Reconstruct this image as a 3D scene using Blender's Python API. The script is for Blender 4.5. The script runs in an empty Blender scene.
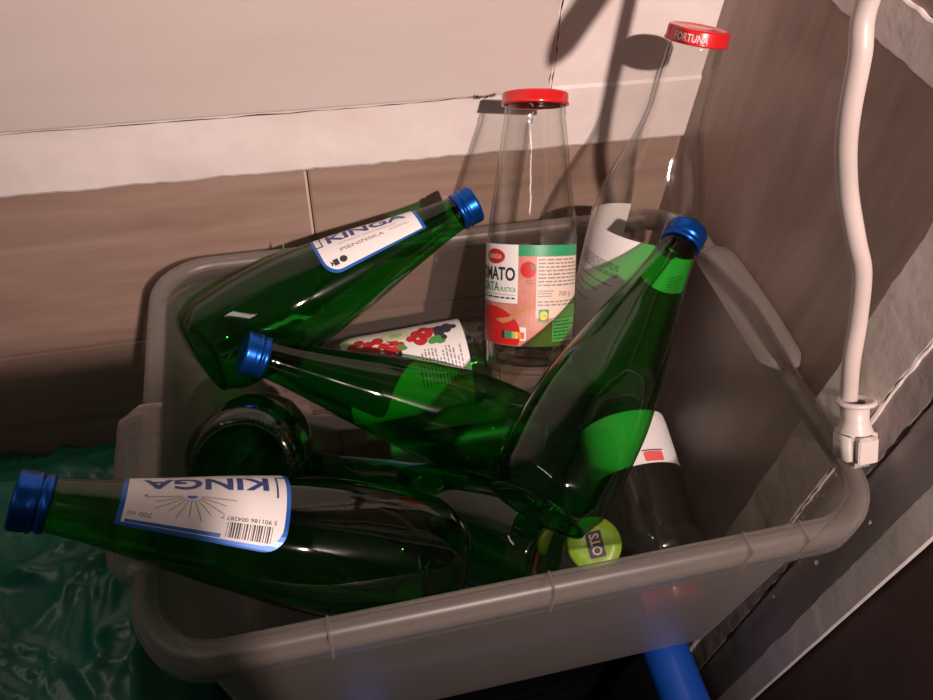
import bpy, bmesh, math, random
from mathutils import Vector, Matrix, noise
random.seed(7)
C = bpy.context.scene.collection
PI = math.pi
H0 = 1.0            # viewpoint height above the floor
def W3(p): return Vector((p[0], p[1], p[2] + H0))

# ------------------------------------------------------------------ materials
def newmat(name):
    m = bpy.data.materials.new(name); m.use_nodes = True
    nt = m.node_tree; nt.nodes.clear()
    return m, nt, nt.nodes, nt.links
def pbr(name, col, rough=.6, metal=0., bump=0., bscale=60., spec=.5, var=None, vscale=(8, 8, 8), coat=0., detail=6., sss=0.):
    m, nt, N, Lk = newmat(name)
    out = N.new('ShaderNodeOutputMaterial'); b = N.new('ShaderNodeBsdfPrincipled')
    Lk.new(b.outputs[0], out.inputs[0])
    b.inputs['Base Color'].default_value = (*col, 1); b.inputs['Roughness'].default_value = rough
    b.inputs['Metallic'].default_value = metal; b.inputs['Specular IOR Level'].default_value = spec
    b.inputs['Coat Weight'].default_value = coat
    tc = N.new('ShaderNodeTexCoord')
    if var is not None:
        mp = N.new('ShaderNodeMapping'); mp.inputs['Scale'].default_value = vscale
        nz = N.new('ShaderNodeTexNoise'); nz.inputs['Scale'].default_value = 1; nz.inputs['Detail'].default_value = detail
        nz.inputs['Roughness'].default_value = .6
        rp = N.new('ShaderNodeValToRGB')
        rp.color_ramp.elements[0].position = .3; rp.color_ramp.elements[0].color = (*var, 1)
        rp.color_ramp.elements[1].position = .68; rp.color_ramp.elements[1].color = (*col, 1)
        Lk.new(tc.outputs['Object'], mp.inputs[0]); Lk.new(mp.outputs[0], nz.inputs[0])
        Lk.new(nz.outputs[0], rp.inputs[0]); Lk.new(rp.outputs[0], b.inputs['Base Color'])
    if bump:
        n2 = N.new('ShaderNodeTexNoise'); n2.inputs['Scale'].default_value = bscale; n2.inputs['Detail'].default_value = 5
        bp = N.new('ShaderNodeBump'); bp.inputs['Strength'].default_value = bump; bp.inputs['Distance'].default_value = .004
        Lk.new(tc.outputs['Object'], n2.inputs[0]); Lk.new(n2.outputs[0], bp.inputs['Height']); Lk.new(bp.outputs[0], b.inputs['Normal'])
    return m
def glass(name, face_col, edge_col, rough=.03, fres=1.5, wave=0.):
    """thin walled glass: tinted see-through plus mirror reflection by Fresnel; thicker glass at grazing angles tints more"""
    m, nt, N, Lk = newmat(name)
    out = N.new('ShaderNodeOutputMaterial')
    lw = N.new('ShaderNodeLayerWeight'); lw.inputs['Blend'].default_value = .5
    pw = N.new('ShaderNodeMath'); pw.operation = 'POWER'; pw.inputs[1].default_value = 3.5
    mx = N.new('ShaderNodeMix'); mx.data_type = 'RGBA'
    mx.inputs[6].default_value = (*face_col, 1); mx.inputs[7].default_value = (*edge_col, 1)
    tr = N.new('ShaderNodeBsdfTransparent'); gl = N.new('ShaderNodeBsdfGlossy'); gl.inputs['Roughness'].default_value = rough
    fr = N.new('ShaderNodeFresnel'); fr.inputs[0].default_value = fres
    ad = N.new('ShaderNodeMixShader'); thin_fresnel(N, Lk, fr, fres)
    Lk.new(lw.outputs['Facing'], pw.inputs[0]); Lk.new(pw.outputs[0], mx.inputs[0])
    Lk.new(mx.outputs[2], tr.inputs[0])
    Lk.new(fr.outputs[0], ad.inputs[0]); Lk.new(tr.outputs[0], ad.inputs[1]); Lk.new(gl.outputs[0], ad.inputs[2])
    if wave:
        tc = N.new('ShaderNodeTexCoord'); nz = N.new('ShaderNodeTexNoise'); nz.inputs['Scale'].default_value = 28
        nz.inputs['Detail'].default_value = 1.5
        bp = N.new('ShaderNodeBump'); bp.inputs['Strength'].default_value = wave; bp.inputs['Distance'].default_value = .004
        Lk.new(tc.outputs['Object'], nz.inputs[0]); Lk.new(nz.outputs[0], bp.inputs['Height'])
        Lk.new(bp.outputs[0], gl.inputs['Normal']); Lk.new(bp.outputs[0], fr.inputs['Normal'])
    Lk.new(ad.outputs[0], out.inputs[0])
    return m
def thin_fresnel(N, Lk, node, ior):
    g = N.new('ShaderNodeNewGeometry'); mr = N.new('ShaderNodeMapRange')
    mr.inputs['To Min'].default_value = ior; mr.inputs['To Max'].default_value = 1 / ior
    Lk.new(g.outputs['Backfacing'], mr.inputs['Value']); Lk.new(mr.outputs[0], node.inputs[0])
def frosted(name, see=.62, col=(.62, .58, .55), rough=.42):
    """milky polypropylene: partly see-through, partly scattering"""
    m, nt, N, Lk = newmat(name)
    out = N.new('ShaderNodeOutputMaterial')
    tr = N.new('ShaderNodeBsdfTransparent'); tr.inputs[0].default_value = (.97, .95, .93, 1)
    df = N.new('ShaderNodeBsdfDiffuse'); df.inputs[0].default_value = (*col, 1)
    tl = N.new('ShaderNodeBsdfTranslucent'); tl.inputs[0].default_value = (*col, 1)
    gl = N.new('ShaderNodeBsdfGlossy'); gl.inputs['Roughness'].default_value = rough
    fr = N.new('ShaderNodeFresnel'); fr.inputs[0].default_value = 1.45; thin_fresnel(N, Lk, fr, 1.45)
    lw = N.new('ShaderNodeLayerWeight'); lw.inputs['Blend'].default_value = .35
    mr = N.new('ShaderNodeMapRange'); mr.inputs['To Min'].default_value = 1 - see; mr.inputs['To Max'].default_value = .70
    a = N.new('ShaderNodeMixShader'); a.inputs[0].default_value = .5
    b = N.new('ShaderNodeMixShader'); c = N.new('ShaderNodeMixShader')
    Lk.new(lw.outputs['Facing'], mr.inputs['Value']); Lk.new(mr.outputs[0], b.inputs[0])
    Lk.new(df.outputs[0], a.inputs[1]); Lk.new(tl.outputs[0], a.inputs[2])
    Lk.new(tr.outputs[0], b.inputs[1]); Lk.new(a.outputs[0], b.inputs[2])
    Lk.new(fr.outputs[0], c.inputs[0]); Lk.new(b.outputs[0], c.inputs[1]); Lk.new(gl.outputs[0], c.inputs[2])
    Lk.new(c.outputs[0], out.inputs[0])
    return m

M = {}
M['green'] = glass('green_glass', (.13, .63, .165), (.012, .17, .02), .045, 1.52, .12)
M['clear'] = glass('clear_glass', (.975, .975, .965), (.60, .58, .56), .03, 1.6, .35)
M['blue_cap'] = pbr('blue_metal_cap', (.004, .085, .42), .30, .8, spec=.6)
M['red_lid'] = pbr('red_lacquered_lid', (.62, .012, .015), .28, 0, coat=.6)
M['white'] = pbr('label_white', (.80, .77, .76), .5)
M['navy'] = pbr('label_navy', (.018, .045, .23), .45)
M['blue'] = pbr('label_blue', (.015, .12, .48), .3, .2)
M['ink'] = pbr('ink_black', (.03, .028, .03), .5)
M['grey_ink'] = pbr('ink_grey', (.25, .24, .25), .5)
M['red'] = pbr('print_red', (.55, .02, .02), .45)
M['berry'] = pbr('print_berry', (.62, .03, .035), .45, var=(.40, .01, .02), vscale=(160, 160, 160))
M['dkberry'] = pbr('print_dark_berry', (.03, .025, .05), .45)
M['leafp'] = pbr('print_leaf', (.08, .30, .07), .5)
M['kiwi'] = pbr('print_kiwi', (.62, .66, .40), .5)
M['kiwi2'] = pbr('print_kiwi_core', (.38, .50, .26), .5)
M['prgreen'] = pbr('print_green', (.03, .30, .13), .45)
M['beige'] = pbr('print_beige', (.72, .57, .47), .5)
M['pinkish'] = pbr('print_pink', (.62, .30, .24), .5, var=(.50, .16, .12), vscale=(60, 60, 60))
M['wood_p'] = pbr('print_wood_spoon', (.52, .24, .10), .5)
M['yellow'] = pbr('print_yellow', (.85, .62, .05), .45)
M['orange'] = pbr('print_orange', (.80, .28, .04), .45)
M['coral'] = pbr('print_coral', (.80, .12, .11), .45)
M['lime'] = pbr('lime_plastic', (.30, .55, .04), .35, bump=.2, bscale=80)
M['pp'] = frosted('milky_plastic', .975, (.29, .26, .245))
M['pp_rim'] = frosted('milky_plastic_rim', .84, (.46, .42, .39))
M['cable'] = pbr('white_cable_plastic', (.60, .52, .49), .42)
M['socket'] = pbr('white_socket_plastic', (.64, .575, .545), .4)
M['bag'] = pbr('dark_green_bag_film', (.012, .19, .125), .32, spec=.5, var=(.007, .080, .052), vscale=(9, 9, 9))
M['blue_tub'] = pbr('blue_plastic', (.008, .085, .48), .38)
M['black'] = pbr('black_plastic', (.003, .003, .0035), .8, spec=.1)
M['plaster'] = pbr('white_plaster', (.82, .76, .735), .75, bump=.30, bscale=38, var=(.70, .62, .58), vscale=(14, 14, 14))
M['panel'] = pbr('painted_board', (.62, .555, .52), .5, bump=.06, bscale=14, var=(.57, .50, .465), vscale=(3, 3, 14), spec=.4)
M['oldgrey'] = pbr('worn_grey_paint', (.50, .44, .42), .7, bump=.35, bscale=45, var=(.38, .33, .32), vscale=(30, 30, 9))
M['darkstrip'] = pbr('dark_grey_paint', (.46, .41, .41), .65, bump=.3, bscale=50, var=(.33, .29, .295), vscale=(35, 35, 8))
M['casing'] = pbr('white_casing_paint', (.82, .78, .76), .5, bump=.2, bscale=30, var=(.70, .66, .65), vscale=(18, 18, 18))
M['grout'] = pbr('pale_grout', (.62, .50, .42), .8)
M['crack'] = pbr('crack_dark', (.02, .014, .012), .9)
M['brown'] = pbr('dark_brown_wall', (.13, .085, .07), .6, bump=.2, bscale=20, var=(.085, .055, .045), vscale=(16, 16, 16))
M['floor'] = pbr('brown_floor', (.12, .08, .065), .5, var=(.08, .05, .04), vscale=(10, 10, 10))
def tile_mat(name, a, b, c, scale, rough):
    m, nt, N, Lk = newmat(name)
    out = N.new('ShaderNodeOutputMaterial'); p = N.new('ShaderNodeBsdfPrincipled'); Lk.new(p.outputs[0], out.inputs[0])
    tc = N.new('ShaderNodeTexCoord')
    mp = N.new('ShaderNodeMapping'); mp.inputs['Scale'].default_value = scale
    n1 = N.new('ShaderNodeTexNoise'); n1.inputs['Scale'].default_value = 1; n1.inputs['Detail'].default_value = 9; n1.inputs['Roughness'].default_value = .68
    n1.inputs['Distortion'].default_value = .6
    r = N.new('ShaderNodeValToRGB'); e = r.color_ramp.elements
    e[0].position = .28; e[0].color = (*a, 1); e[1].position = .72; e[1].color = (*c, 1)
    k = e.new(.5); k.color = (*b, 1)
    Lk.new(tc.outputs['Object'], mp.inputs[0]); Lk.new(mp.outputs[0], n1.inputs[0]); Lk.new(n1.outputs[0], r.inputs[0])
    Lk.new(r.outputs[0], p.inputs['Base Color'])
    p.inputs['Roughness'].default_value = rough
    bp = N.new('ShaderNodeBump'); bp.inputs['Strength'].default_value = .12; bp.inputs['Distance'].default_value = .002
    Lk.new(n1.outputs[0], bp.inputs['Height']); Lk.new(bp.outputs[0], p.inputs['Normal'])
    return m
M['tile_back'] = tile_mat('wood_look_tile', (.26, .172, .135), (.345, .240, .192), (.42, .305, .25), (3.0, 6, 34), .42)
M['tile_right'] = tile_mat('wood_look_tile_side', (.24, .165, .14), (.34, .245, .21), (.44, .33, .285), (6, 26, 4.5), .40)

# ------------------------------------------------------------------ object helpers
def empty(name, label, cat, loc=(0, 0, 0), group=None):
    o = bpy.data.objects.new(name, None); C.objects.link(o); o.location = loc
    o.empty_display_size = .02
    o['label'] = label; o['category'] = cat
    if group: o['group'] = group
    return o
def link(name, me, mat, parent=None, smooth=False):
    o = bpy.data.objects.new(name, me); C.objects.link(o)
    if mat is not None: me.materials.append(M[mat] if isinstance(mat, str) else mat)
    if smooth:
        me.polygons.foreach_set('use_smooth', [True] * len(me.polygons))
    if parent is not None: o.parent = parent
    return o
def obj(name, bm, mat, parent=None, smooth=False):
    me = bpy.data.meshes.new(name); bm.normal_update(); bm.to_mesh(me); bm.free()
    return link(name, me, mat, parent, smooth)
def struct(name, bm, mat, smooth=False):
    o = obj(name, bm, mat, None, smooth); o['kind'] = 'structure'; return o
def box(bm, x0, x1, y0, y1, z0, z1):
    v = [bm.verts.new(p) for p in [(x0, y0, z0), (x1, y0, z0), (x1, y1, z0), (x0, y1, z0), (x0, y0, z1), (x1, y0, z1), (x1, y1, z1), (x0, y1, z1)]]
    for f in [(0, 3, 2, 1), (4, 5, 6, 7), (0, 1, 5, 4), (1, 2, 6, 5), (2, 3, 7, 6), (3, 0, 4, 7)]: bm.faces.new([v[i] for i in f])
def lathe(prof, seg=64, mod=None, close0=True, close1=False):
    """prof: list of (r, z)"""
    bm = bmesh.new(); rings = []
    for r, z in prof:
        if r < 1e-6: rings.append([bm.verts.new((0, 0, z))]); continue
        rings.append([bm.verts.new(((r + (mod(i, z) if mod else 0)) * math.cos(2 * PI * i / seg), (r + (mod(i, z) if mod else 0)) * math.sin(2 * PI * i / seg), z)) for i in range(seg)])
    for a, b in zip(rings, rings[1:]):
        if len(a) == 1 and len(b) == 1: continue
        for i in range(seg):
            j = (i + 1) % seg
            if len(a) == 1: bm.faces.new((a[0], b[j], b[i]))
            elif len(b) == 1: bm.faces.new((a[i], a[j], b[0]))
            else: bm.faces.new((a[i], a[j], b[j], b[i]))
    return bm
def spline_r(keys):
    """smooth radius function through (t, r) keys"""
    ts = [k[0] for k in keys]; rs = [k[1] for k in keys]; n = len(ts)
    d = [(rs[i + 1] - rs[i]) / (ts[i + 1] - ts[i]) for i in range(n - 1)]
    mm = [d[0]] + [(0 if d[i - 1] * d[i] <= 0 else 2 * d[i - 1] * d[i] / (d[i - 1] + d[i])) for i in range(1, n - 1)] + [d[-1]]
    def f(t):
        t = min(max(t, ts[0]), ts[-1])
        for i in range(n - 1):
            if t <= ts[i + 1]: break
        h = ts[i + 1] - ts[i]; u = (t - ts[i]) / h
        return ((2 * u ** 3 - 3 * u ** 2 + 1) * rs[i] + (u ** 3 - 2 * u ** 2 + u) * h * mm[i] + (-2 * u ** 3 + 3 * u ** 2) * rs[i + 1] + (u ** 3 - u ** 2) * h * mm[i + 1])
    return f
def tube(pts, r, seg=16, cap=True):
    bm = bmesh.new(); pts = [Vector(p) for p in pts]; rings = []; up = Vector((0, 0, 1)); nrm = None
    for i, p in enumerate(pts):
        t = (pts[min(i + 1, len(pts) - 1)] - pts[max(i - 1, 0)]).normalized()
        if nrm is None:
            nrm = t.cross(Vector((.3, 1, .1))).normalized()
        nrm = (nrm - t * nrm.dot(t)).normalized(); b = t.cross(nrm)
        rr = r(i / (len(pts) - 1)) if callable(r) else r
        rings.append([bm.verts.new(p + rr * (math.cos(2 * PI * k / seg) * nrm + math.sin(2 * PI * k / seg) * b)) for k in range(seg)])
    for a, b in zip(rings, rings[1:]):
        for i in range(seg): bm.faces.new((a[i], a[(i + 1) % seg], b[(i + 1) % seg], b[i]))
    if cap: bm.faces.new(rings[0][::-1]); bm.faces.new(rings[-1])
    return bm
def smooth_path(pts, n=10):
    P = [Vector(p) for p in pts]; P = [2 * P[0] - P[1]] + P + [2 * P[-1] - P[-2]]; out = []
    for i in range(1, len(P) - 2):
        for k in range(n):
            t = k / n
            out.append(.5 * ((2 * P[i]) + (-P[i - 1] + P[i + 1]) * t + (2 * P[i - 1] - 5 * P[i] + 4 * P[i + 1] - P[i + 2]) * t * t + (-P[i - 1] + 3 * P[i] - 3 * P[i + 1] + P[i + 2]) * t ** 3))
    out.append(P[-2]); return out

# ------------------------------------------------------------------ flat print, wrapped round bottles
def f_poly(bm, pts):
    return bm.faces.new([bm.verts.new((x, y, 0)) for x, y in pts])
def f_rect(bm, x0, x1, y0, y1): f_poly(bm, [(x0, y0), (x1, y0), (x1, y1), (x0, y1)])
def f_ell(bm, cx, cy, rx, ry, n=20, rot=0):
    c, s = math.cos(rot), math.sin(rot)
    f_poly(bm, [(cx + rx * math.cos(2 * PI * i / n) * c - ry * math.sin(2 * PI * i / n) * s, cy + rx * math.cos(2 * PI * i / n) * s + ry * math.sin(2 * PI * i / n) * c) for i in range(n)])
def rr_pts(x0, x1, y0, y1, r, corners=(1, 1, 1, 1), n=7):
    out = []
    for (cx, cy, a0, on, px, py) in ((x0 + r, y0 + r, PI, corners[0], x0, y0), (x1 - r, y0 + r, 1.5 * PI, corners[1], x1, y0), (x1 - r, y1 - r, 0, corners[2], x1, y1), (x0 + r, y1 - r, .5 * PI, corners[3], x0, y1)):
        if on: out += [(cx + r * math.cos(a0 + .5 * PI * k / n), cy + r * math.sin(a0 + .5 * PI * k / n)) for k in range(n + 1)]
        else: out.append((px, py))
    return out
def f_text(bm, s, cx, cy, w, h, bold=0., rot=0):
    cu = bpy.data.curves.new('t', 'FONT'); cu.body = s; cu.size = 1; cu.resolution_u = 3; cu.offset = bold
    to = bpy.data.objects.new('t', cu); C.objects.link(to)
    dg = bpy.context.evaluated_depsgraph_get(); me = bpy.data.meshes.new_from_object(to.evaluated_get(dg))
    vs = [v.co.copy() for v in me.vertices]
    if vs:
        x0 = min(v.x for v in vs); x1 = max(v.x for v in vs); y0 = min(v.y for v in vs); y1 = max(v.y for v in vs)
        c, sn = math.cos(rot), math.sin(rot)
        nv = []
        for v in vs:
            a = ((v.x - x0) / (x1 - x0) - .5) * w; b = ((v.y - y0) / (y1 - y0) - .5) * h
            nv.append(bm.verts.new((cx + a * c - b * sn, cy + a * sn + b * c, 0)))
        for p in me.polygons:
            try: bm.faces.new([nv[i] for i in p.vertices])
            except ValueError: pass
    bpy.data.objects.remove(to); bpy.data.curves.remove(cu); bpy.data.meshes.remove(me)
def f_lines(bm, x0, x1, y0, y1, n, seed=0, vertical=False):
    """rows of tiny illegible print made of word-length dashes"""
    rd = random.Random(seed)
    for i in range(n):
        y = y0 + (y1 - y0) * (i + .5) / n; hh = abs(y1 - y0) / n * .22; x = x0
        end = x1 - (x1 - x0) * rd.choice([0, 0, .1, .3])
        while x < end:
            l = (x1 - x0) * rd.uniform(.06, .17)
            xe = min(x + l, end)
            if vertical: f_rect(bm, y - hh, y + hh, x, xe)
            else: f_rect(bm, x, xe, y - hh, y + hh)
            x = xe + (x1 - x0) * .03
def cutgrid(bm, step):
    for ax in (0, 1):
        vs = [v.co[ax] for v in bm.verts]
        if not vs: return
        k = math.ceil(min(vs) / step)
        while k * step < max(vs):
            co = [0, 0, 0]; co[ax] = k * step; no = [0, 0, 0]; no[ax] = 1
            bmesh.ops.bisect_plane(bm, geom=bm.verts[:] + bm.edges[:] + bm.faces[:], plane_co=co, plane_no=no, dist=1e-7)
            k += 1
class Wrap:
    """maps flat label coordinates to the round of a bottle; mode 'along' reads from base to cap, 'back' from cap to base, 'around' reads round the bottle"""
    def __init__(s, rf, sc, phi, rref, mode): s.rf, s.sc, s.phi, s.rr, s.mode = rf, sc, phi, rref, mode
    def __call__(s, x, y, off):
        if s.mode == 'along': z = s.sc + x; a = s.phi - y / s.rr
        elif s.mode == 'back': z = s.sc - x; a = s.phi + y / s.rr
        else: z = s.sc + y; a = s.phi + x / s.rr
        r = s.rf(z) + off
        return Vector((r * math.cos(a), r * math.sin(a), z))
def printed(name, bm, mat, wrap, off, parent, step=.0025):
    cutgrid(bm, step)
    for v in bm.verts: v.co = wrap(v.co.x, v.co.y, off)
    return obj(name, bm, mat, parent, smooth=False)

def pose(root, B, Cp, roll=0.):
    """stand the thing with its base centre at B, its axis towards Cp, rolled about the axis"""
    B = W3(B); A = (W3(Cp) - B).normalized()
    ref = B.copy(); ref = (Vector((0, 0, H0)) - B)           # label front is given as an angle from the side nearest the open front of the box
    n = (ref - A * ref.dot(A)).normalized(); t = A.cross(n)
    x = n * math.cos(roll) + t * math.sin(roll); y = A.cross(x)
    m = Matrix((x, y, A)).transposed().to_4x4(); m.translation = B
    root.matrix_world = m

# ------------------------------------------------------------------ the green bottle
LB = .232
KEY = [(.06, .0370), (.2, .0385), (.3, .038), (.4, .0355), (.5, .0315), (.6, .0272), (.7, .0222), (.8, .0177), (.88, .0145), (.93, .0132), (1, .0132)]
kf = spline_r(KEY)
def krad(z): return kf(z / LB)
def cap_bm():
    z0 = .930 * LB; h = LB - z0
    pr = [(.0133, z0), (.0143, z0 + .0003), (.0145, z0 + .0018), (.0142, z0 + .0035), (.0134, z0 + .0041), (.0134, z0 + .0049), (.0144, z0 + .0055), (.0147, z0 + .0068), (.0142, z0 + .0078), (.0142, z0 + .0084)]
    for k in range(7): pr.append((.0145, z0 + .0088 + k * .0008))
    pr += [(.0144, LB - .0014), (.0140, LB - .0005), (.0132, LB - .0001), (.0122, LB - .0004), (0, LB - .0005)]
    def mod(i, z): return (-.00035 if i % 2 else 0) if z0 + .0086 < z < LB - .0016 else 0
    return lathe(pr, 96, mod)
def bottle_body_bm():
    pr = [(0, .007), (.012, .0065), (.021, .0045), (.026, .0012), (.0285, 0), (.0305, .0008), (.0325, .004), (.0345, .0085)]
    pr += [(kf(t), t * LB) for t in [.06 + .87 * i / 60 for i in range(61)]]
    pr += [(.0126, .935 * LB), (.0124, .985 * LB)]
    return lathe(pr, 72)
def green_bottle(name, label, B, Cp, label_roll, size=1.):
    root = empty(name, label, 'bottle', group='empty green water bottles')
    obj('glass_body', bottle_body_bm(), 'green', root, True)
    # ring of moulded stipples round the foot
    bm = bmesh.new()
    for i in range(64):
        a = 2 * PI * i / 64
        mt = Matrix.Rotation(a, 4, 'Z') @ Matrix.Translation((.0295, 0, .0006)) @ Matrix.Diagonal((1.7, .6, .8, 1))
        bmesh.ops.create_uvsphere(bm, u_segments=6, v_segments=4, radius=.0013, matrix=mt)
    obj('foot_stipples', bm, 'green', root, True)
    obj('screw_cap', cap_bm(), 'blue_cap', root, True)
    w = Wrap(krad, .625 * LB, label_roll, .031, 'along')
    x0, x1, y0, y1 = -.0375, .042, -.035, .036
    bm = bmesh.new(); f_poly(bm, rr_pts(x0, x1, y0, y1, .011, (1, 0, 0, 1)))
    lb = printed('neck_label', bm, 'blue', w, .00015, root); lb['label'] = 'white neck label with blue edge'
    bm = bmesh.new(); f_poly(bm, rr_pts(x0 + .0022, x1 - .0025, y0 + .0022, y1 - .003, .0095, (1, 0, 0, 1)))
    printed('label_paper', bm, 'white', w, .0003, lb)
    bm = bmesh.new(); f_text(bm, 'KINGA', .0035, -.0030, .0600, .0130, .028)
    for (a, b, c, d) in ((x0 + .0022, x0 + .0072, -.0105, -.0092), (x0 + .0062, x0 + .0072, -.0105, .008)): f_rect(bm, a, b, c, d)
    printed('brand_lettering', bm, 'navy', w, .00045, lb)
    bm = bmesh.new()
    f_text(bm, 'NATURALNA WODA MINERALNA', .002, -.0130, .044, .0019); f_text(bm, 'PIENIŃSKA', -.004, -.0185, .034, .0044, .012)
    f_rect(bm, .017, .033, -.0188, -.0183); f_rect(bm, .017, .031, -.0172, -.0168)
    # rays over the lettering
    for k in range(11):
        a = PI * (k + .5) / 11; r0 = .0035; r1 = .0145 if k % 2 else .017
        ca, sa = math.cos(a) * 1.25, math.sin(a); tx, ty = -math.sin(a) * .00022, math.cos(a) * .00022
        ox, oy = .010, .0088
        f_poly(bm, [(ox + r0 * ca - tx, oy + r0 * sa - ty), (ox + r1 * ca - tx, oy + r1 * sa - ty), (ox + r1 * ca + tx, oy + r1 * sa + ty), (ox + r0 * ca + tx, oy + r0 * sa + ty)])
    f_text(bm, '700 ml', .032, .0255, .011, .0036, .006)
    f_ell(bm, .031, .010, .0008, .0008, 10)
    printed('small_print', bm, 'grey_ink', w, .00045, lb)
    bm = bmesh.new(); f_poly(bm, [(.010 + .0026 * math.cos(a), .0088 + .0022 * math.sin(a)) for a in [PI * k / 8 for k in range(9)]])
    f_rect(bm, -.006, .038, .0302, .0325)
    printed('sun_mark', bm, 'blue', w, .0005, lb)
    bm = bmesh.new(); rd = random.Random(3); x = -.030
    while x < -.008:
        wd = rd.choice([.0003, .0005, .0008]); f_rect(bm, x, x + wd, .0235, .0315); x += wd + rd.choice([.0004, .0006, .0008])
    f_text(bm, '5 901186 004287 >', -.0180, .0215, .027, .0021)
    f_rect(bm, -.030, -.0260, -.0292, -.0246); f_ell(bm, -.0222, -.0268, .0028, .0026, 14)
    f_poly(bm, [(-.0318, -.0246), (-.030, -.0269), (-.0318, -.0292)])
    printed('barcode', bm, 'ink', w, .0005, lb)
    pose(root, B, Cp)
    root.scale = (size, size, size)
    return root

R = math.radians
green_bottle('green_glass_bottle', 'green glass bottle at the back left, lettered label, blue cap over the rear rim', (-0.0861, 0.3872, -0.4265), (0.1287, 0.4438, -0.3595), -R(70))
green_bottle('green_glass_bottle', 'green glass bottle lying across the middle, blue cap at left against the bottle behind', (0.1479, 0.3145, -0.4983), (-0.053, 0.35, -0.3879), R(150))
green_bottle('green_glass_bottle', 'green glass bottle leaning to the upper right, blue cap before the large white paper label', (0.1111, 0.202, -0.4012), (0.2646, 0.3644, -0.3387), R(170))
green_bottle('green_glass_bottle', 'foremost green glass bottle, label upside down, blue cap over the left rim', (0.0571, 0.2018, -0.4471), (-0.1606, 0.2301, -0.3416), R(52), 1.05)
green_bottle('green_glass_bottle', 'green glass bottle standing neck down, showing only its round stippled foot', (-0.0582, 0.265, -0.3993), (-0.0446, 0.4271, -0.5646), R(120))
green_bottle('green_glass_bottle', 'dark green glass bottle lowest in the middle, half under the leaning bottle', (0.1281, 0.2026, -0.4697), (-0.0337, 0.3543, -0.5381), R(122))

# ------------------------------------------------------------------ clear glass bottles
def lid_bm(r, h, ztop):
    pr = [(r - .0022, ztop - h), (r - .0004, ztop - h), (r, ztop - h + .0008), (r - .0003, ztop - h + .0018), (r - .0008, ztop - h + .0024), (r - .0008, ztop - .0016), (r - .0014, ztop - .0004), (r - .0026, ztop), (r - .0042, ztop - .0003), (r - .0052, ztop - .0010), (r * .45, ztop - .0008), (r * .4, ztop - .0003), (r * .2, ztop - .0003), (0, ztop - .0003)]
    return lathe(pr, 72)
def clear_body(L, keys, foot, top=.965):
    f = spline_r(keys)
    r1 = keys[0][1]
    pr = [(0, .006), (foot * .55, .0055), (foot * .84, .002), (foot * .95, 0), (foot, .0006), ((foot + r1) / 2 + .001, .004)]
    t0 = keys[0][0]
    pr += [(f(t0 + (top - t0) * i / 56), (t0 + (top - t0) * i / 56) * L) for i in range(57)]
    # thickness: turn at the lip and come back down a short way inside, thick foot inside
    rt = f(top) ; pr += [(rt - .0008, top * L + .0008), (rt - .0024, top * L)]
    pr += [(f(t0 + .015 + (top - t0 - .015) * (40 - i) / 40) - .0026, (t0 + .015 + (top - t0 - .015) * (40 - i) / 40) * L) for i in range(1, 41)]
    return lathe(pr, 72), (lambda z: f(z / L))
def inner_foot(foot, L, t):
    return lathe([(0, .0085), (foot * .5, .0082), (foot * .85, .0062), (foot * .97, .009), (foot * 1.03, .016)], 48)

# passata bottle, upright
tk = [(.035, .0352), (.25, .0360), (.45, .0358), (.55, .0340), (.68, .0300), (.8, .0268), (.9, .0240), (.92, .0232), (.93, .0240), (.945, .0232), (1, .0232)]
LT = .215
root = empty('passata_bottle', 'upright clear glass passata bottle with red lid and tomato label', 'bottle')
bm, tf = clear_body(LT, tk, .0325)
body = obj('glass_body', bm, 'clear', root, True)
obj('glass_foot', inner_foot(.0325, LT, 0), 'clear', root, True)
obj('lid', lid_bm(.0262, .0095, LT), 'red_lid', root, True)
w = Wrap(tf, .006, 0, .0362, 'around')
bm = bmesh.new(); f_rect(bm, -.066, .0455, .018, .0955); lb = printed('paper_label', bm, 'pinkish', w, .0002, root, .003)
lb['label'] = 'paper label with tomato, bowl and small print'
bm = bmesh.new(); f_rect(bm, -.062, -.0098, .051, .0955); f_poly(bm, rr_pts(-.0240, -.0028, .0225, .0330, .0012)); f_rect(bm, .018, .044, .0215, .0395); printed('white_panel', bm, 'white', w, .00035, lb)
bm = bmesh.new(); f_rect(bm, .0042, .0455, .0400, .0868); printed('text_panel', bm, 'beige', w, .00035, lb)
bm = bmesh.new(); f_rect(bm, -.0098, .0455, .0872, .0955); f_poly(bm, rr_pts(.0065, .0145, .0375, .0470, .0008))
f_text(bm, 'PASSATA', -.043, .0630, .034, .0072, .02); f_text(bm, 'RUSTICA', -.0180, .0615, .0135, .0036, .006)
f_poly(bm, [(-.001, .0815), (.001, .0795), (.0035, .0815), (.0025, .079), (.0045, .0765), (.001, .077)])
f_rect(bm, -.0200, -.0165, .0240, .0295)
printed('green_print', bm, 'prgreen', w, .0005, lb)
bm = bmesh.new(); f_text(bm, 'TOMATO', -.0350, .0732, .0460, .0105, .03); f_rect(bm, -.058, -.012, .0572, .0575); f_lines(bm, -.055, -.012, .0535, .0562, 1, 2)
f_poly(bm, [(-.0232, .0235), (-.0205, .0235), (-.0205, .0285), (-.022, .0305), (-.0232, .0285)])
printed('black_lettering', bm, 'ink', w, .0005, lb)
bm = bmesh.new(); f_ell(bm, -.0315, .0862, .0105, .0058, 28); f_ell(bm, -.0020, .0770, .0060, .0062, 24); printed('red_print', bm, 'red', w, .0005, lb)
bm = bmesh.new(); f_text(bm, 'BARESA', -.0315, .0862, .015, .0036, .01); printed('logo_lettering', bm, 'beige', w, .0007, lb)
bm = bmesh.new()
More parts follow.
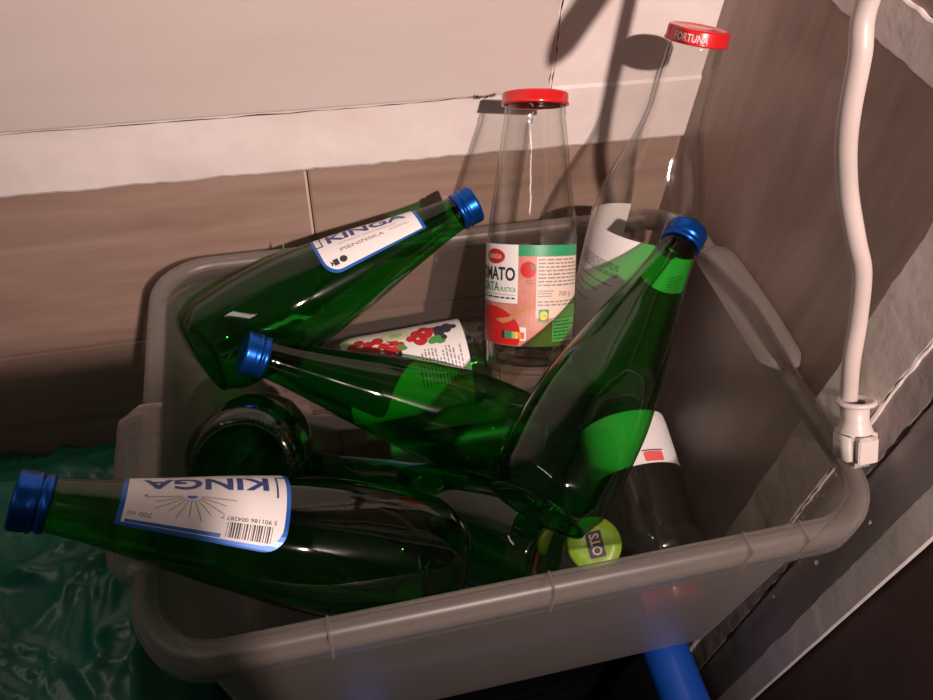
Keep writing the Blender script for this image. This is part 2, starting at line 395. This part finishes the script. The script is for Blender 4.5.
f_poly(bm, [(-.062, .018)] + [(-.034 + .027 * math.cos(a), .027 + .021 * math.sin(a)) for a in [-.42 + (PI + .42) * k / 20 for k in range(20)]] + [(-.062, .030)])
printed('sauce_bowl_print', bm, 'red', w, .00045, lb)
bm = bmesh.new(); f_poly(bm, [(-.030, .0375), (-.022, .0350), (-.015, .0375), (.0038, .0515), (.0038, .0545), (-.0175, .0402), (-.024, .0390)]); printed('spoon_print', bm, 'wood_p', w, .0006, lb)
for nm, x0, mm in (('score_cell', -.0165, 'prgreen'), ('score_cell', -.0140, 'kiwi2'), ('score_cell', -.0115, 'yellow'), ('score_cell', -.0090, 'orange'), ('score_cell', -.0065, 'coral')):
    bm = bmesh.new(); f_rect(bm, x0, x0 + .0024, .0240, .0292); printed(nm, bm, mm, w, .0006, lb)
bm = bmesh.new(); f_ell(bm, .0105, .0422, .0032, .0034, 20); printed('round_mark', bm, 'yellow', w, .0006, lb)
bm = bmesh.new(); f_lines(bm, .0055, .044, .0860, .0640, 8, 5); f_text(bm, '700 g', .0290, .0580, .0130, .0048, .004); f_lines(bm, .0055, .018, .0620, .0560, 3, 6); f_lines(bm, .0055, .044, .0540, .0490, 2, 8)
f_text(bm, 'Lidl', .0105, .0422, .0046, .0018, .01)
f_lines(bm, .019, .043, .0385, .0225, 6, 9); f_lines(bm, -.004, .003, .0700, .0660, 2, 11)
printed('small_print', bm, 'grey_ink', w, .0006, lb)
pose(root, (.1530, .3450, -.4450), (.1725, .4575, -.2985)); root.scale = (.945, .945, .945)

# tall juice bottle against the corner
fk = [(.035, .0400), (.10, .0425), (.44, .0425), (.52, .0412), (.60, .0365), (.68, .0290), (.75, .0232), (.80, .0212), (.86, .0212), (.91, .0198), (.925, .0190), (.935, .0198), (.95, .0190), (1, .0190)]
LF = .275
root = empty('juice_bottle', 'tall clear glass juice bottle with red lid leaning in the corner, plain paper label', 'bottle')
bm, ff = clear_body(LF, fk, .0370)
obj('glass_body', bm, 'clear', root, True); obj('glass_foot', inner_foot(.037, LF, 0), 'clear', root, True)
ld = obj('lid', lid_bm(.0222, .0100, LF), 'red_lid', root, True)
wl = Wrap(lambda z: .0216, LF - .0055, R(-8), .0216, 'around')
bm = bmesh.new(); f_text(bm, 'FORTUNA', -.001, 0, .0235, .0050, .012); printed('lid_lettering', bm, 'white', wl, .0004, ld, .001)
w = Wrap(ff, 0, 0, .0425, 'around')
bm = bmesh.new(); f_rect(bm, -.118, .118, .012, .131); lb = printed('paper_label', bm, 'white', w, .0003, root, .004)
bm = bmesh.new(); f_lines(bm, -.050, -.010, .109, .098, 6, 21); f_lines(bm, -.046, -.012, .092, .090, 1, 22); f_lines(bm, -.050, -.020, .084, .082, 1, 23); f_lines(bm, -.052, -.030, .078, .076, 1, 24); f_lines(bm, -.048, -.022, .072, .070, 1, 25)
f_text(bm, 'RE', -.047, .050, .007, .0050, .01)
f_ell(bm, -.006, .060, .0016, .0016, 3); f_ell(bm, -.010, .053, .0014, .0014, 6); f_ell(bm, -.012, .046, .0014, .0014, 8)
printed('small_print', bm, 'grey_ink', w, .0005, lb)
bm = bmesh.new(); f_lines(bm, .030, .046, .106, .076, 12, 31); printed('pale_red_print', bm, 'coral', w, .0005, lb)
pose(root, (0.2381, 0.3753, -0.4949), (0.28, 0.4498, -0.2336))

# fruit jar lying on its side
jk = [(.05, .0385), (.12, .0395), (.70, .0395), (.78, .0360), (.86, .0270), (.91, .0225), (1, .0220)]
LJ = .17
def clear_jar(name, label, lid=True):
    root = empty(name, label, 'jar')
    bm, jf = clear_body(LJ, jk, .0360)
    obj('glass_body', bm, 'clear', root, True); obj('glass_foot', inner_foot(.036, LJ, 0), 'clear', root, True)
    if lid: obj('lid', lid_bm(.0245, .0110, LJ), 'red_lid', root, True)
    return root, jf
root, jf = clear_jar('juice_jar', 'clear glass jar lying at the back, white label printed with berries and kiwi', False)
sc = .079
w = Wrap(jf, sc, 0, .0397, 'back')
bm = bmesh.new(); f_poly(bm, rr_pts(-.052, .054, -.085, .085, .006)); lb = printed('paper_label', bm, 'white', w, .0003, root, .004); lb['label'] = 'white label with a row of fruit'
rd = random.Random(12); berry = bmesh.new(); k = 0
pts = [(-.046, .034, .0045), (-.040, .038, .0045), (-.032, .033, .005), (-.024, .036, .005), (-.036, .027, .0045), (-.028, .024, .005), (-.020, .027, .005), (-.012, .031, .005), (-.016, .022, .0045), (-.024, .016, .0045), (-.010, .021, .005), (-.032, .018, .0045), (-.017, .014, .004), (-.006, .026, .004), (.010, .036, .0055), (.018, .033, .0055), (.012, .028, .0065), (.024, .038, .005), (.017, .041, .005), (.004, .031, .004), (-.042, .028, .004)]
for i, (x, y, r) in enumerate(pts):
    f_ell(berry, x + .004, y, r, r, 16)
printed('red_fruit_print', berry, 'berry', w, .0005, lb)
bm = bmesh.new()
for x, y, r in [(-.022, .024, .0016), (-.016, .030, .0014), (.016, .036, .0016), (-.028, .030, .0014), (.010, .029, .0016), (-.010, .018, .0012)]: f_ell(bm, x + .004, y, r, r * .7, 10)
printed('berry_glints', bm, 'beige', w, .0010, lb)
bm = bmesh.new()
for x, y, r in [(-.043, .022, .0045), (.034, .038, .005), (.040, .035, .0045), (.033, .031, .0045), (.041, .041, .004), (.046, .038, .0035), (.036, .026, .003), (-.004, .017, .0025)]: f_ell(bm, x, y, r, r, 14)
printed('dark_fruit_print', bm, 'dkberry', w, .0007, lb)
bm = bmesh.new(); f_ell(bm, -.004, .039, .0125, .0075, 24); printed('kiwi_print', bm, 'kiwi', w, .0008, lb)
bm = bmesh.new(); f_ell(bm, -.004, .039, .0060, .0035, 20); printed('kiwi_core_print', bm, 'kiwi2', w, .0010, lb)
bm = bmesh.new(); f_ell(bm, .028, .025, .0065, .0038, 12, .4); f_ell(bm, -.001, .023, .005, .0028, 12, -.4); f_ell(bm, .033, .022, .004, .0022, 12, .1); printed('leaf_print', bm, 'leafp', w, .0008, lb)
bm = bmesh.new(); f_lines(bm, -.016, .017, .010, .049, 13, 41, vertical=True); printed('small_print', bm, 'grey_ink', w, .0005, lb)
pose(root, (.1415, .4020, -.4950), (-.0240, .4010, -.5060)); root.scale = (.94, .94, .96)

# clear jar, neck down at the right
root, jf = clear_jar('sauce_jar', 'clear glass jar lying neck forward at the right, white label with a red corner')
w = Wrap(jf, .044, 0, .0397, 'back')
bm = bmesh.new(); f_rect(bm, -.018, .032, -.070, .070); lb = printed('paper_label', bm, 'white', w, .0003, root, .004)
bm = bmesh.new(); f_poly(bm, rr_pts(-.0165, -.0075, -.0300, -.0120, .002)); printed('red_patch', bm, 'coral', w, .0005, lb)
bm = bmesh.new(); f_rect(bm, -.0070, -.0060, -.031, -.011); printed('dark_line', bm, 'ink', w, .0006, lb)
pose(root, (0.2579, 0.361, -0.5602), (0.2504, 0.194, -0.5909))

# loose red lid beside it
root = empty('red_jar_lid', 'loose red jar lid on edge, seen dimly through the front of the box', 'lid')
obj('lid_shell', lid_bm(.0210, .0085, .0085), 'red_lid', root, True)
pose(root, (.2190, .2060, -.5850), (.2290, .2080, -.5830))

# lime green pack
root = empty('lime_green_tub', 'small lime green tub with dark lettered patch at the foot of the leaning bottle', 'tub')
pr = [(0, 0), (.0185, 0), (.0205, .002), (.0215, .010), (.0225, .018), (.0232, .0195), (.0232, .0220), (.0215, .0235), (.0140, .0242), (.0100, .0236), (0, .0236)]
obj('tub_body', lathe(pr, 56), 'lime', root, True)
bm = bmesh.new(); f_poly(bm, rr_pts(-.0115, .0105, -.0075, .0060, .001)); 
for v in bm.verts: v.co.z = .0247
pt = obj('dark_patch', bm, 'dkberry', root)
bm = bmesh.new(); f_text(bm, 'OTS', -.0005, -.0008, .018, .0085, .02)
for v in bm.verts: v.co.z = .0250
obj('patch_lettering', bm, 'beige', pt)
LIME = root

# ------------------------------------------------------------------ storage box
k0 = .395 / .37
BX0, BX1, BY0, BY1, BZ = -.1190, .3255, .1490, .4610, H0 - .395
def rring(inset, z, rad, n=10, bulge=None):
    x0, x1, y0, y1 = BX0 + inset, BX1 - inset, BY0 + inset, BY1 - inset; out = []
    r = max(rad - inset * .6, .008)
    for cx, cy, a0 in ((x0 + r, y0 + r, PI), (x1 - r, y0 + r, 1.5 * PI), (x1 - r, y1 - r, 0), (x0 + r, y1 - r, .5 * PI)):
        for k in range(n + 1):
            a = a0 + .5 * PI * k / n; out.append((cx + r * math.cos(a), cy + r * math.sin(a), z))
    return out
def loft(rings, closed=False, capend=False):
    bm = bmesh.new(); R_ = [[bm.verts.new(p) for p in r] for r in rings]; n = len(R_[0])
    pairs = list(zip(R_, R_[1:])) + ([(R_[-1], R_[0])] if closed else [])
    for a, b in pairs:
        for i in range(n): bm.faces.new((a[i], a[(i + 1) % n], b[(i + 1) % n], b[i]))
    if capend: bm.faces.new(R_[-1])
    return bm, R_
rad = .042
root = empty('storage_box', 'translucent milky plastic storage box full of empty bottles and jars', 'storage box', ((BX0 + BX1) / 2, (BY0 + BY1) / 2, BZ - .262))
off = Matrix.Translation(-root.location)
# tub walls: inner and outer skin, bottom
bm = bmesh.new()
prof_in = [(.0135, BZ - .004), (.0145, BZ - .03), (.0200, BZ - .12), (.0265, BZ - .235), (.032, BZ - .250), (.045, BZ - .2585)]
prof_out = [(.047, BZ - .262), (.030, BZ - .2535), (.0245, BZ - .237), (.0180, BZ - .12), (.0127, BZ - .03), (.0118, BZ - .006)]
rings = [rring(i, z, rad) for i, z in prof_in]
rin = [[bm.verts.new(p) for p in r] for r in rings]
rout = [[bm.verts.new(p) for p in rring(i, z, rad)] for i, z in prof_out]
n = len(rin[0])
for S in (rin, rout):
    for a, b in zip(S, S[1:]):
        for i in range(n): bm.faces.new((a[i], a[(i + 1) % n], b[(i + 1) % n], b[i]))
bm.faces.new(rin[-1]); bm.faces.new(rout[0][::-1])
bm.transform(off); obj('box_body', bm, 'pp', root, True)
# rolled rim
pr = [(.0135, -.005), (.0125, -.0012), (.0095, .0), (.0045, -.0004), (.0010, -.003), (0, -.007), (-.0006, -.026), (.0010, -.0265), (.0016, -.008), (.0024, -.0045), (.0045, -.0024), (.0085, -.0020), (.0102, -.0035), (.0112, -.007)]
bm, _ = loft([rring(i, BZ + z, rad) for i, z in pr], closed=True)
bm.transform(off); rim = obj('rim', bm, 'pp_rim', root, True)
for x, y0_, y1_ in [(x, BY0 - .0012, BY0 + .0125) for x in (-.018, .105, .225, .262)] + [(x, BY1 - .0125, BY1 + .0012) for x in (-.02, .10, .22)]:
    bm = bmesh.new(); box(bm, x, x + .0012, y0_, y1_, BZ - .0255, BZ + .0008); bm.transform(off); obj('rib', bm, 'pp_rim', rim)
# end handles: broad flange flared outwards
def handle(side, y0, y1):
    bm = bmesh.new(); n = 26; rows = []
    xe = BX0 if side < 0 else BX1
    for i in range(n + 1):
        t = i / n; y = y0 + (y1 - y0) * t; e = min(1, min(t, 1 - t) / .10); e = math.sin(e * PI / 2)
        w_ = .013 * e if side < 0 else .0075 * e; hgt = (.0015 if side < 0 else .003 + .003 * math.sin(PI * t)) * e
        sec = [(-.0135 - (.0125 * e if side > 0 else 0), -.0010), (-.0100, hgt), (w_ * .6, hgt), (w_, hgt - .003), (w_ + .0006, -.020), (w_ - .0008, -.020), (w_ - .0014, hgt - .0045), (w_ * .5, hgt - .0018), (-.0100, hgt - .0018), (-.0125 - (.0125 * e if side > 0 else 0), -.0030)]
        rows.append([bm.verts.new((xe + side * a, y, BZ + b)) for a, b in sec])
    for a, b in zip(rows, rows[1:]):
        m = len(a)
        for i in range(m): bm.faces.new((a[i], a[(i + 1) % m], b[(i + 1) % m], b[i]))
    bm.faces.new(rows[0][::-1]); bm.faces.new(rows[-1])
    bmesh.ops.recalc_face_normals(bm, faces=bm.faces[:])
    bm.transform(off); return obj('handle', bm, 'pp_rim', root, True)
handle(-1, .205, .322); handle(1, .272, .402)

# ------------------------------------------------------------------ what carries the box
def tubshape(name, x0, x1, y0, y1, z0, z1, r, rim_r, mat, label, cat, inner=None):
    root = empty(name, label, cat, ((x0 + x1) / 2, (y0 + y1) / 2, z0)); of = Matrix.Translation(-root.location)
    def rg(ins, z):
        out = []; X0, X1, Y0, Y1 = x0 + ins, x1 - ins, y0 + ins, y1 - ins; q = max(r - ins, .004)
        for cx, cy, a0 in ((X0 + q, Y0 + q, PI), (X1 - q, Y0 + q, 1.5 * PI), (X1 - q, Y1 - q, 0), (X0 + q, Y1 - q, .5 * PI)):
            for k in range(9):
                a = a0 + .5 * PI * k / 8; out.append((cx + q * math.cos(a), cy + q * math.sin(a), z))
        return out
    t = .003
    seq = [rg(.030, z0), rg(rim_r * 1.1, z1 - .012), rg(rim_r * 1.1 + t, z1 - .012), rg(.030 + t, z0 + t)]
    bm, R_ = loft(seq); bm.faces.new(R_[0][::-1]); bm.faces.new(R_[-1])
    bm.transform(of); obj('tub_body', bm, inner or mat, root, True)
    seq = [rg(rim_r - rim_r * math.cos(a), z1 - rim_r + rim_r * math.sin(a)) for a in [2 * PI * k / 14 for k in range(14)]]
    bm, _ = loft(seq, closed=True); bm.transform(of); obj('rim', bm, mat, root, True)
    return root
tubshape('blue_rimmed_tub', -.03, .284, -.16, .245, .0, H0 - .6585, .045, .021, 'blue_tub', 'tub with blue rim and black inside, under the front of the storage box', 'tub', 'black')
root = empty('black_crate', 'black plastic crate hidden under the rear half of the storage box', 'crate', (.1, .34, 0))
bm = bmesh.new(); of = Matrix.Translation((-.1, -.34, 0)); box(bm, -.07, .28, .215, .425, 0, H0 - .6585); bmesh.ops.bevel(bm, geom=bm.edges[:], offset=.006, segments=2, affect='EDGES'); bm.transform(of); obj('crate_body', bm, 'black', root)
bm = bmesh.new()
for z in (.08, .16, .24): box(bm, -.03, .24, .211, .216, z, z + .012)
bm.transform(of); obj('crate_ribs', bm, 'black', root)

# ------------------------------------------------------------------ green bag
def bag_height(x, y):
    z = -.565
    cx, cy = -.30, .20
    dx = max(0, abs(x + .315) - .155) ; dy = max(0, abs(y - .20) - .20)
    z -= 2.6 * dx
    z -= .06 * max(0, (.22 - y) / .3) + 1.0 * max(0, y - .40)
    p = Vector((x * 5, y * 5, 2.3))
    z += .030 * noise.noise(p)
    wv = Vector((noise.noise(Vector((x * 6, y * 6, 1))), noise.noise(Vector((x * 6, y * 6, 8))), 0)) * .06
    u = x + wv.x; v = y + wv.y
    for k, (fx, fy, amp) in enumerate(((9, 4, .013), (5, 14, .010), (22, 13, .0055), (14, 30, .0045), (48, 20, .0022))):
        nz = noise.noise(Vector((u * fx, v * fy, 4.4 + k * 3)))
        z += amp * (1 - min(1, abs(nz) * 4.5)) ** 2            # sharp crease ridges
    a = math.atan2(y - .35, x + .165); d = math.hypot(x + .165, y - .35)
    z += .007 * (1 - abs(math.sin(a * 7 + noise.noise(Vector((a * 2, d * 9, 0)))))) ** 2 * math.exp(-((d - .07) / .06) ** 2)
    return H0 + z
bm = bmesh.new(); nx, ny = 150, 150; x0, x1, y0, y1 = -.62, -.126, -.10, .508
g = [[bm.verts.new((x0 + (x1 - x0) * i / nx, y0 + (y1 - y0) * j / ny, max(.05, bag_height(x0 + (x1 - x0) * i / nx, y0 + (y1 - y0) * j / ny)))) for j in range(ny + 1)] for i in range(nx + 1)]
for i in range(nx):
    for j in range(ny): bm.faces.new((g[i][j], g[i + 1][j], g[i + 1][j + 1], g[i][j + 1]))
edge = [g[i][0] for i in range(nx + 1)] + [g[nx][j] for j in range(1, ny + 1)] + [g[i][ny] for i in range(nx - 1, -1, -1)] + [g[0][j] for j in range(ny - 1, 0, -1)]
low = [bm.verts.new((v.co.x * .985 - .005, v.co.y * .98 + .004, 0)) for v in edge]
for i in range(len(edge)): bm.faces.new((edge[i], low[i], low[(i + 1) % len(edge)], edge[(i + 1) % len(edge)]))
bm.faces.new(low[::-1])
for v in bm.verts: v.co.x += .35; v.co.y -= .2
o = obj('rubbish_bag', bm, 'bag', None, True); o.location = (-.35, .2, 0)
o['label'] = 'crumpled dark green plastic bag on the floor left of the storage box'; o['category'] = 'bag'

# ------------------------------------------------------------------ walls
WY, WX = .5231, .3348
rq = random.Random(5)
def rough_strip(axis, a0, a1, lo, hi, jlo, jhi, depth, plane, inward, n=220, seed=1, base=0.):
    """a plaster strip with broken edges; runs along 'axis' (0 = x, 2 = z) from a0 to a1, between lo and hi across"""
    bm = bmesh.new(); rows = []
    for i in range(n + 1):
        t = a0 + (a1 - a0) * i / n
        l = lo + .45 * jlo * (noise.noise(Vector((t * 28, seed, 0))) + .6 * noise.noise(Vector((t * 110, seed, 3)))); h = hi + jhi * (noise.noise(Vector((t * 28, seed, 9))) + .6 * noise.noise(Vector((t * 110, seed, 13))))
        row = []
        for k, u in enumerate((0, 0, .04, .3, .5, .7, .96, 1, 1)):
            c = l + (h - l) * u
            d = base if k in (0, 8) else base + depth * (.7 if k in (1, 7) else 1 + .12 * noise.noise(Vector((t * 16, c * 22, seed))))
            if plane == 'y': p = (t, WY - d, c) if axis == 0 else (c, WY - d, t)
            else: p = (WX - d, t, c) if axis == 1 else (WX - d, c, t)
            row.append(bm.verts.new(p))
        rows.append(row)
    for a, b in zip(rows, rows[1:]):
        for k in range(8): bm.faces.new((a[k], b[k], b[k + 1], a[k + 1]))
    bm.faces.new(rows[0]); bm.faces.new(rows[-1][::-1])
    bmesh.ops.recalc_face_normals(bm, faces=bm.faces[:])
    return bm
zb, zt = H0 - .3660, H0 - .3120          # plaster band on the back wall
zj = H0 - .5400                          # horizontal tile joint
# back wall: slab behind everything, tiles, plaster, board
bm = bmesh.new(); box(bm, -1.6, WX + .12, WY + .001, WY + .10, 0, 2.2); struct('wall_back', bm, 'grout')
bm = bmesh.new()
def tiles(bm, xs, z0, z1, t=.006):
    for a, b in zip(xs, xs[1:]):
        s = bmesh.new(); box(s, a + .0016, b - .0016, WY - t, WY + .001, z0, z1); bmesh.ops.bevel(s, geom=s.edges[:], offset=.0012, segments=2, affect='EDGES')
        me = bpy.data.meshes.new('x'); s.to_mesh(me); s.free(); bm.from_mesh(me); bpy.data.meshes.remove(me)
tiles(bm, (-1.2, -.6, .0057, WX + .02), zj + .0016, zb + .012)
tiles(bm, (-1.5, -.9, -.35, .25, WX + .02), zj - .2, zj - .0016); tiles(bm, (-1.2, -.6, .0057, WX + .02), 0, zj - .2032)
struct('wall_back_tiles', bm, 'tile_back', False)
bm = rough_strip(0, -1.5, WX, zb, zt + .003, .0035, 0, .0035, 'y', 1, 400, 3, .0062); struct('trim_1', bm, 'plaster')
bm = rough_strip(2, zt, 1.9, .200, WX + .0, .0, 0, .0028, 'y', 1, 220, 6, .0055); struct('trim_2', bm, 'plaster')
bm = bmesh.new(); box(bm, -1.5, .2005, WY - .0125, WY + .0015, zt + .0012, 2.0); bmesh.ops.bevel(bm, geom=bm.edges[:], offset=.0015, segments=2, affect='EDGES'); struct('trim_3', bm, 'panel')
# crack lines round the board
bm = bmesh.new()
def crack(bm, pts, wdt, plane='y', d=.0132, seed=0, segs=60):
    P = smooth_path([(a, b, 0) for a, b in pts], segs // max(1, len(pts) - 1)); L_ = []; R2 = []
    for i, p in enumerate(P):
        ww = wdt * (.25 + abs(noise.noise(Vector((i * .19, seed, 1)))) * 2.2)
        j = wdt * 1.2 * noise.noise(Vector((i * .33, seed, 5)))
        q0 = P[max(i - 1, 0)]; q1 = P[min(i + 1, len(P) - 1)]; t = (q1 - q0).normalized(); nn = Vector((-t.y, t.x, 0))
        for S, sg in ((L_, 1), (R2, -1)):
            q = p + nn * (j + sg * ww * .5)
            S.append(bm.verts.new((q.x, WY - d, q.y) if plane == 'y' else (WX - d, q.x, q.y)))
    for i in range(len(P) - 1): bm.faces.new((L_[i], L_[i + 1], R2[i + 1], R2[i]))
crack(bm, [(-.35, zt + .0008), (-.1, zt + .0008), (.05, zt + .0006), (.14, zt + .0018)], .0007, d=.0128, seed=2)
crack(bm, [(.140, zt + .002), (.150, zt + .0015), (.158, zt + .003)], .0020, d=.0130, seed=4)
crack(bm, [(.172, zt + .001), (.186, zt + .004), (.195, zt + .004), (.204, zt + .003)], .0014, d=.0130, seed=5)
crack(bm, [(.2025, zt - .003), (.2030, zt + .03), (.2015, zt + .06), (.2030, zt + .11), (.2040, zt + .2)], .0008, d=.0130, seed=7)
struct('trim_4', bm, 'crack')
# right wall
zt2 = H0 - .196
bm = bmesh.new(); box(bm, WX + .0055, WX + .12, -1.2, WY + .05, 0, 2.2); struct('wall_right', bm, 'brown')
bm = bmesh.new(); box(bm, WX, WX + .006, .2500, WY - .004, 0, zt2); box(bm, WX, WX + .006, .2500, WY - .004, zt2 + .026, 2.1); struct('wall_right_tiles', bm, 'tile_right')
bm = rough_strip(1, .23, WY - .004, zt2, zt2 + .026, .003, .002, .003, 'x', 1, 160, 12); struct('trim_5', bm, 'plaster')
bm = rough_strip(2, 0, 2.0, .2080, .2510, .0035, .0015, .0040, 'x', 1, 400, 15); struct('trim_6', bm, 'plaster')
bm = rough_strip(2, 0, 2.0, .1880, .2095, .0, .0, .0012, 'x', 1, 300, 18); struct('trim_7', bm, 'oldgrey')
bm = rough_strip(2, 0, 2.0, .1520, .1865, .0, .0008, .0012, 'x', 1, 300, 21); struct('trim_8', bm, 'darkstrip')
bm = rough_strip(2, 0, 2.0, .1330, .1545, .0004, .0012, .0030, 'x', 1, 400, 24); struct('trim_9', bm, 'casing')
bm = bmesh.new(); crack(bm, [(.1872, .3), (.1880, .5), (.1875, .6), (.1878, .8)], .0016, 'x', .0024, 9, 160)
crack(bm, [(.2085, .35), (.2075, .5), (.209, .62), (.207, .75)], .0009, 'x', .0046, 10, 140); struct('trim_10', bm, 'crack')
# flakes of paint left on the strip beside the box
bm = bmesh.new(); rf = random.Random(44)
for i in range(46):
    z = rf.uniform(.38, .62); y = .2035 + rf.gauss(0, .0035) - (.03 * (rf.random() < .12)); s_ = rf.uniform(.0006, .0022); a0 = rf.random() * 6
    pts = [(WX - .0032 - rf.uniform(0, .0008), y + s_ * rf.uniform(.5, 1.2) * math.cos(a0 + k * 1.05), z + s_ * rf.uniform(.8, 2.6) * math.sin(a0 + k * 1.05)) for k in range(6)]
    bm.faces.new([bm.verts.new(p) for p in pts])
struct('trim_11', bm, 'plaster')
bm = bmesh.new(); box(bm, -1.6, WX + .12, -1.2, WY + .1, -.05, 0); struct('floor', bm, 'floor')

# ------------------------------------------------------------------ cable and plug
root = empty('power_cable', 'thick white cable hanging down the right wall into a white plug', 'cable', (.322, .225, H0 - .40))
of = Matrix.Translation(-root.location)
cp = [(0.262, 0.291, 0.6), (0.261, 0.29, 0.25), (0.2595, 0.289, 0.0), (0.2585, 0.2882, -0.09), (0.2581, 0.2868, -0.1413), (0.2587, 0.2771, -0.1625), (0.2617, 0.2709, -0.1868), (0.268, 0.2681, -0.2074), (0.2801, 0.2649, -0.2336), (0.2915, 0.2549, -0.2591), (0.3015, 0.2484, -0.2793), (0.3096, 0.24, -0.3107), (0.3122, 0.2287, -0.3395), (0.32, 0.2195, -0.37), (0.3212, 0.215, -0.3765)]
bm = tube([W3(p) for p in smooth_path(cp, 12)], .0052, 20); bm.transform(of); obj('cable_sheath', bm, 'cable', root, True)
MP = Matrix.Translation(W3((.3200, .2160, -.3640)) - root.location) @ Matrix.Rotation(R(-36), 4, 'X')
bm = lathe([(.0056, .0012), (.0090, -.0010), (.0112, -.0004), (.0122, .0008), (.0116, .0024), (.0095, .0028), (.0072, .0012), (.0056, .0012)], 48)
bm.transform(MP); obj('plug_collar', bm, 'socket', root, True)
bm = lathe([(.0058, .0), (.0080, -.001), (.0080, -.010), (.0092, -.014), (.0108, -.018)], 40)
bm.transform(MP); obj('plug_neck', bm, 'socket', root, True)
bm = bmesh.new(); box(bm, -.0105, .0105, -.0125, .0115, -.040, -.014); bmesh.ops.bevel(bm, geom=bm.edges[:], offset=.005, segments=4, affect='EDGES'); bm.transform(MP); obj('plug_body', bm, 'socket', root, True)
bm = bmesh.new(); box(bm, -.0070, .0070, -.0131, -.0115, -.036, -.020); bmesh.ops.bevel(bm, geom=bm.edges[:], offset=.0007, segments=3, affect='EDGES'); bm.transform(MP); obj('plug_grip', bm, 'socket', root)

pose(LIME, (.1740, .2225, -.5090), (.1665, .2075, -.4780), R(-65)); LIME.scale = (.84, .84, .84)

root = empty('shadow_blocker', 'unseen brown block with doors, added in front to shade the lower left', 'shadow_blocker', (-.35, -.5, 0))  # out of view, added to keep the bulb off the bag and left wall
bm = bmesh.new(); box(bm, -.45, .440, -.24, .23, 0.06, H0 + .125); bmesh.ops.bevel(bm, geom=bm.edges[:], offset=.003, segments=2, affect='EDGES'); obj('blocker_body', bm, 'floor', root)
bm = bmesh.new(); box(bm, -.47, .450, -.25, .25, H0 + .125, H0 + .147); bmesh.ops.bevel(bm, geom=bm.edges[:], offset=.003, segments=2, affect='EDGES'); obj('blocker_top', bm, 'brown', root)
bm = bmesh.new(); box(bm, -.44, .430, -.22, .20, 0, .06); obj('blocker_base', bm, 'black', root)
for x0 in (-.44, -.013):
    bm = bmesh.new(); box(bm, x0, x0 + .443, .231, .249, .07, H0 + .115); bmesh.ops.bevel(bm, geom=bm.edges[:], offset=.003, segments=2, affect='EDGES'); d_ = obj('blocker_door', bm, 'floor', root)
    bm = bmesh.new(); hx = x0 + (.41 if x0 < 0 else .02); box(bm, hx, hx + .012, .2495, .262, .6, .75); bmesh.ops.bevel(bm, geom=bm.edges[:], offset=.002, segments=2, affect='EDGES'); obj('blocker_door_pull', bm, 'black', d_)
# rod above the view, added to cast the slanting shadow on the back wall
root = empty('shadow_rod', 'unseen round rod on the right wall, added to cast a slanting shadow', 'handle', (.3348, .254, H0 + .105))
def hr(t): return .0100 * min(1, (t * 14 + .05) ** .5)
bm = tube([Vector((.212, .254, -.106 + H0)).lerp(Vector((.334, .254, .105 + H0)), i / 40) for i in range(41)], hr, 24); bm.transform(Matrix.Translation(-root.location)); obj('rod_body', bm, 'floor', root, True)
bm = lathe([(0, 0), (.022, 0), (.022, .004), (.012, .007), (0, .007)], 32); bm.transform(Matrix.Rotation(-PI / 2, 4, 'Y')); obj('rod_plate', bm, 'black', root, True)
# ------------------------------------------------------------------ light
def lamp(name, kind, loc, energy, col, **kw):
    l = bpy.data.lights.new(name, kind); l.energy = energy; l.color = col
    for k, v in kw.items(): setattr(l, k, v)
    o = bpy.data.objects.new(name, l); C.objects.link(o); o.location = loc; return o
LL = W3((.27, -.80, .64))
s = lamp('ceiling_bulb', 'SPOT', LL, 124, (1.0, .77, .70), shadow_soft_size=.016, spot_size=R(52), spot_blend=1.0)
s.rotation_euler = (W3((.20, .50, -.28)) - LL).to_track_quat('-Z', 'Y').to_euler()
a_ = lamp('added_fill_light', 'AREA', W3((-.60, -.05, .95)), 1.7, (1.0, .84, .74), shape='RECTANGLE', size=.9, size_y=.07)  # added soft fill without a fixture, for glass streaks and the right wall
a_.rotation_euler = (W3((.1, .3, -.4)) - W3((-.60, -.05, .95))).to_track_quat('-Z', 'Y').to_euler()
w = bpy.data.worlds.new('w'); bpy.context.scene.world = w; w.use_nodes = True
bg = w.node_tree.nodes['Background']; bg.inputs[0].default_value = (1.0, .78, .72, 1); bg.inputs[1].default_value = .07

# ------------------------------------------------------------------ camera
cam = bpy.data.cameras.new('camera'); co = bpy.data.objects.new('camera', cam); C.objects.link(co)
cam.sensor_width = 36; cam.lens = 750 / 933 * 36; cam.clip_start = .01
m = Matrix(((0.973044, -0.224720, 0.051821), (0.136978, 0.743945, 0.654051), (-0.185530, -0.629322, 0.754674))).transposed().to_4x4(); m.translation = (0, 0, H0)
co.matrix_world = m
sc_ = bpy.context.scene; sc_.camera = co
sc_.view_settings.view_transform = 'Standard'; sc_.view_settings.look = 'None'; sc_.view_settings.gamma = 1; sc_.view_settings.exposure = 0
sc_.cycles.transparent_max_bounces = 48; sc_.cycles.max_bounces = 16
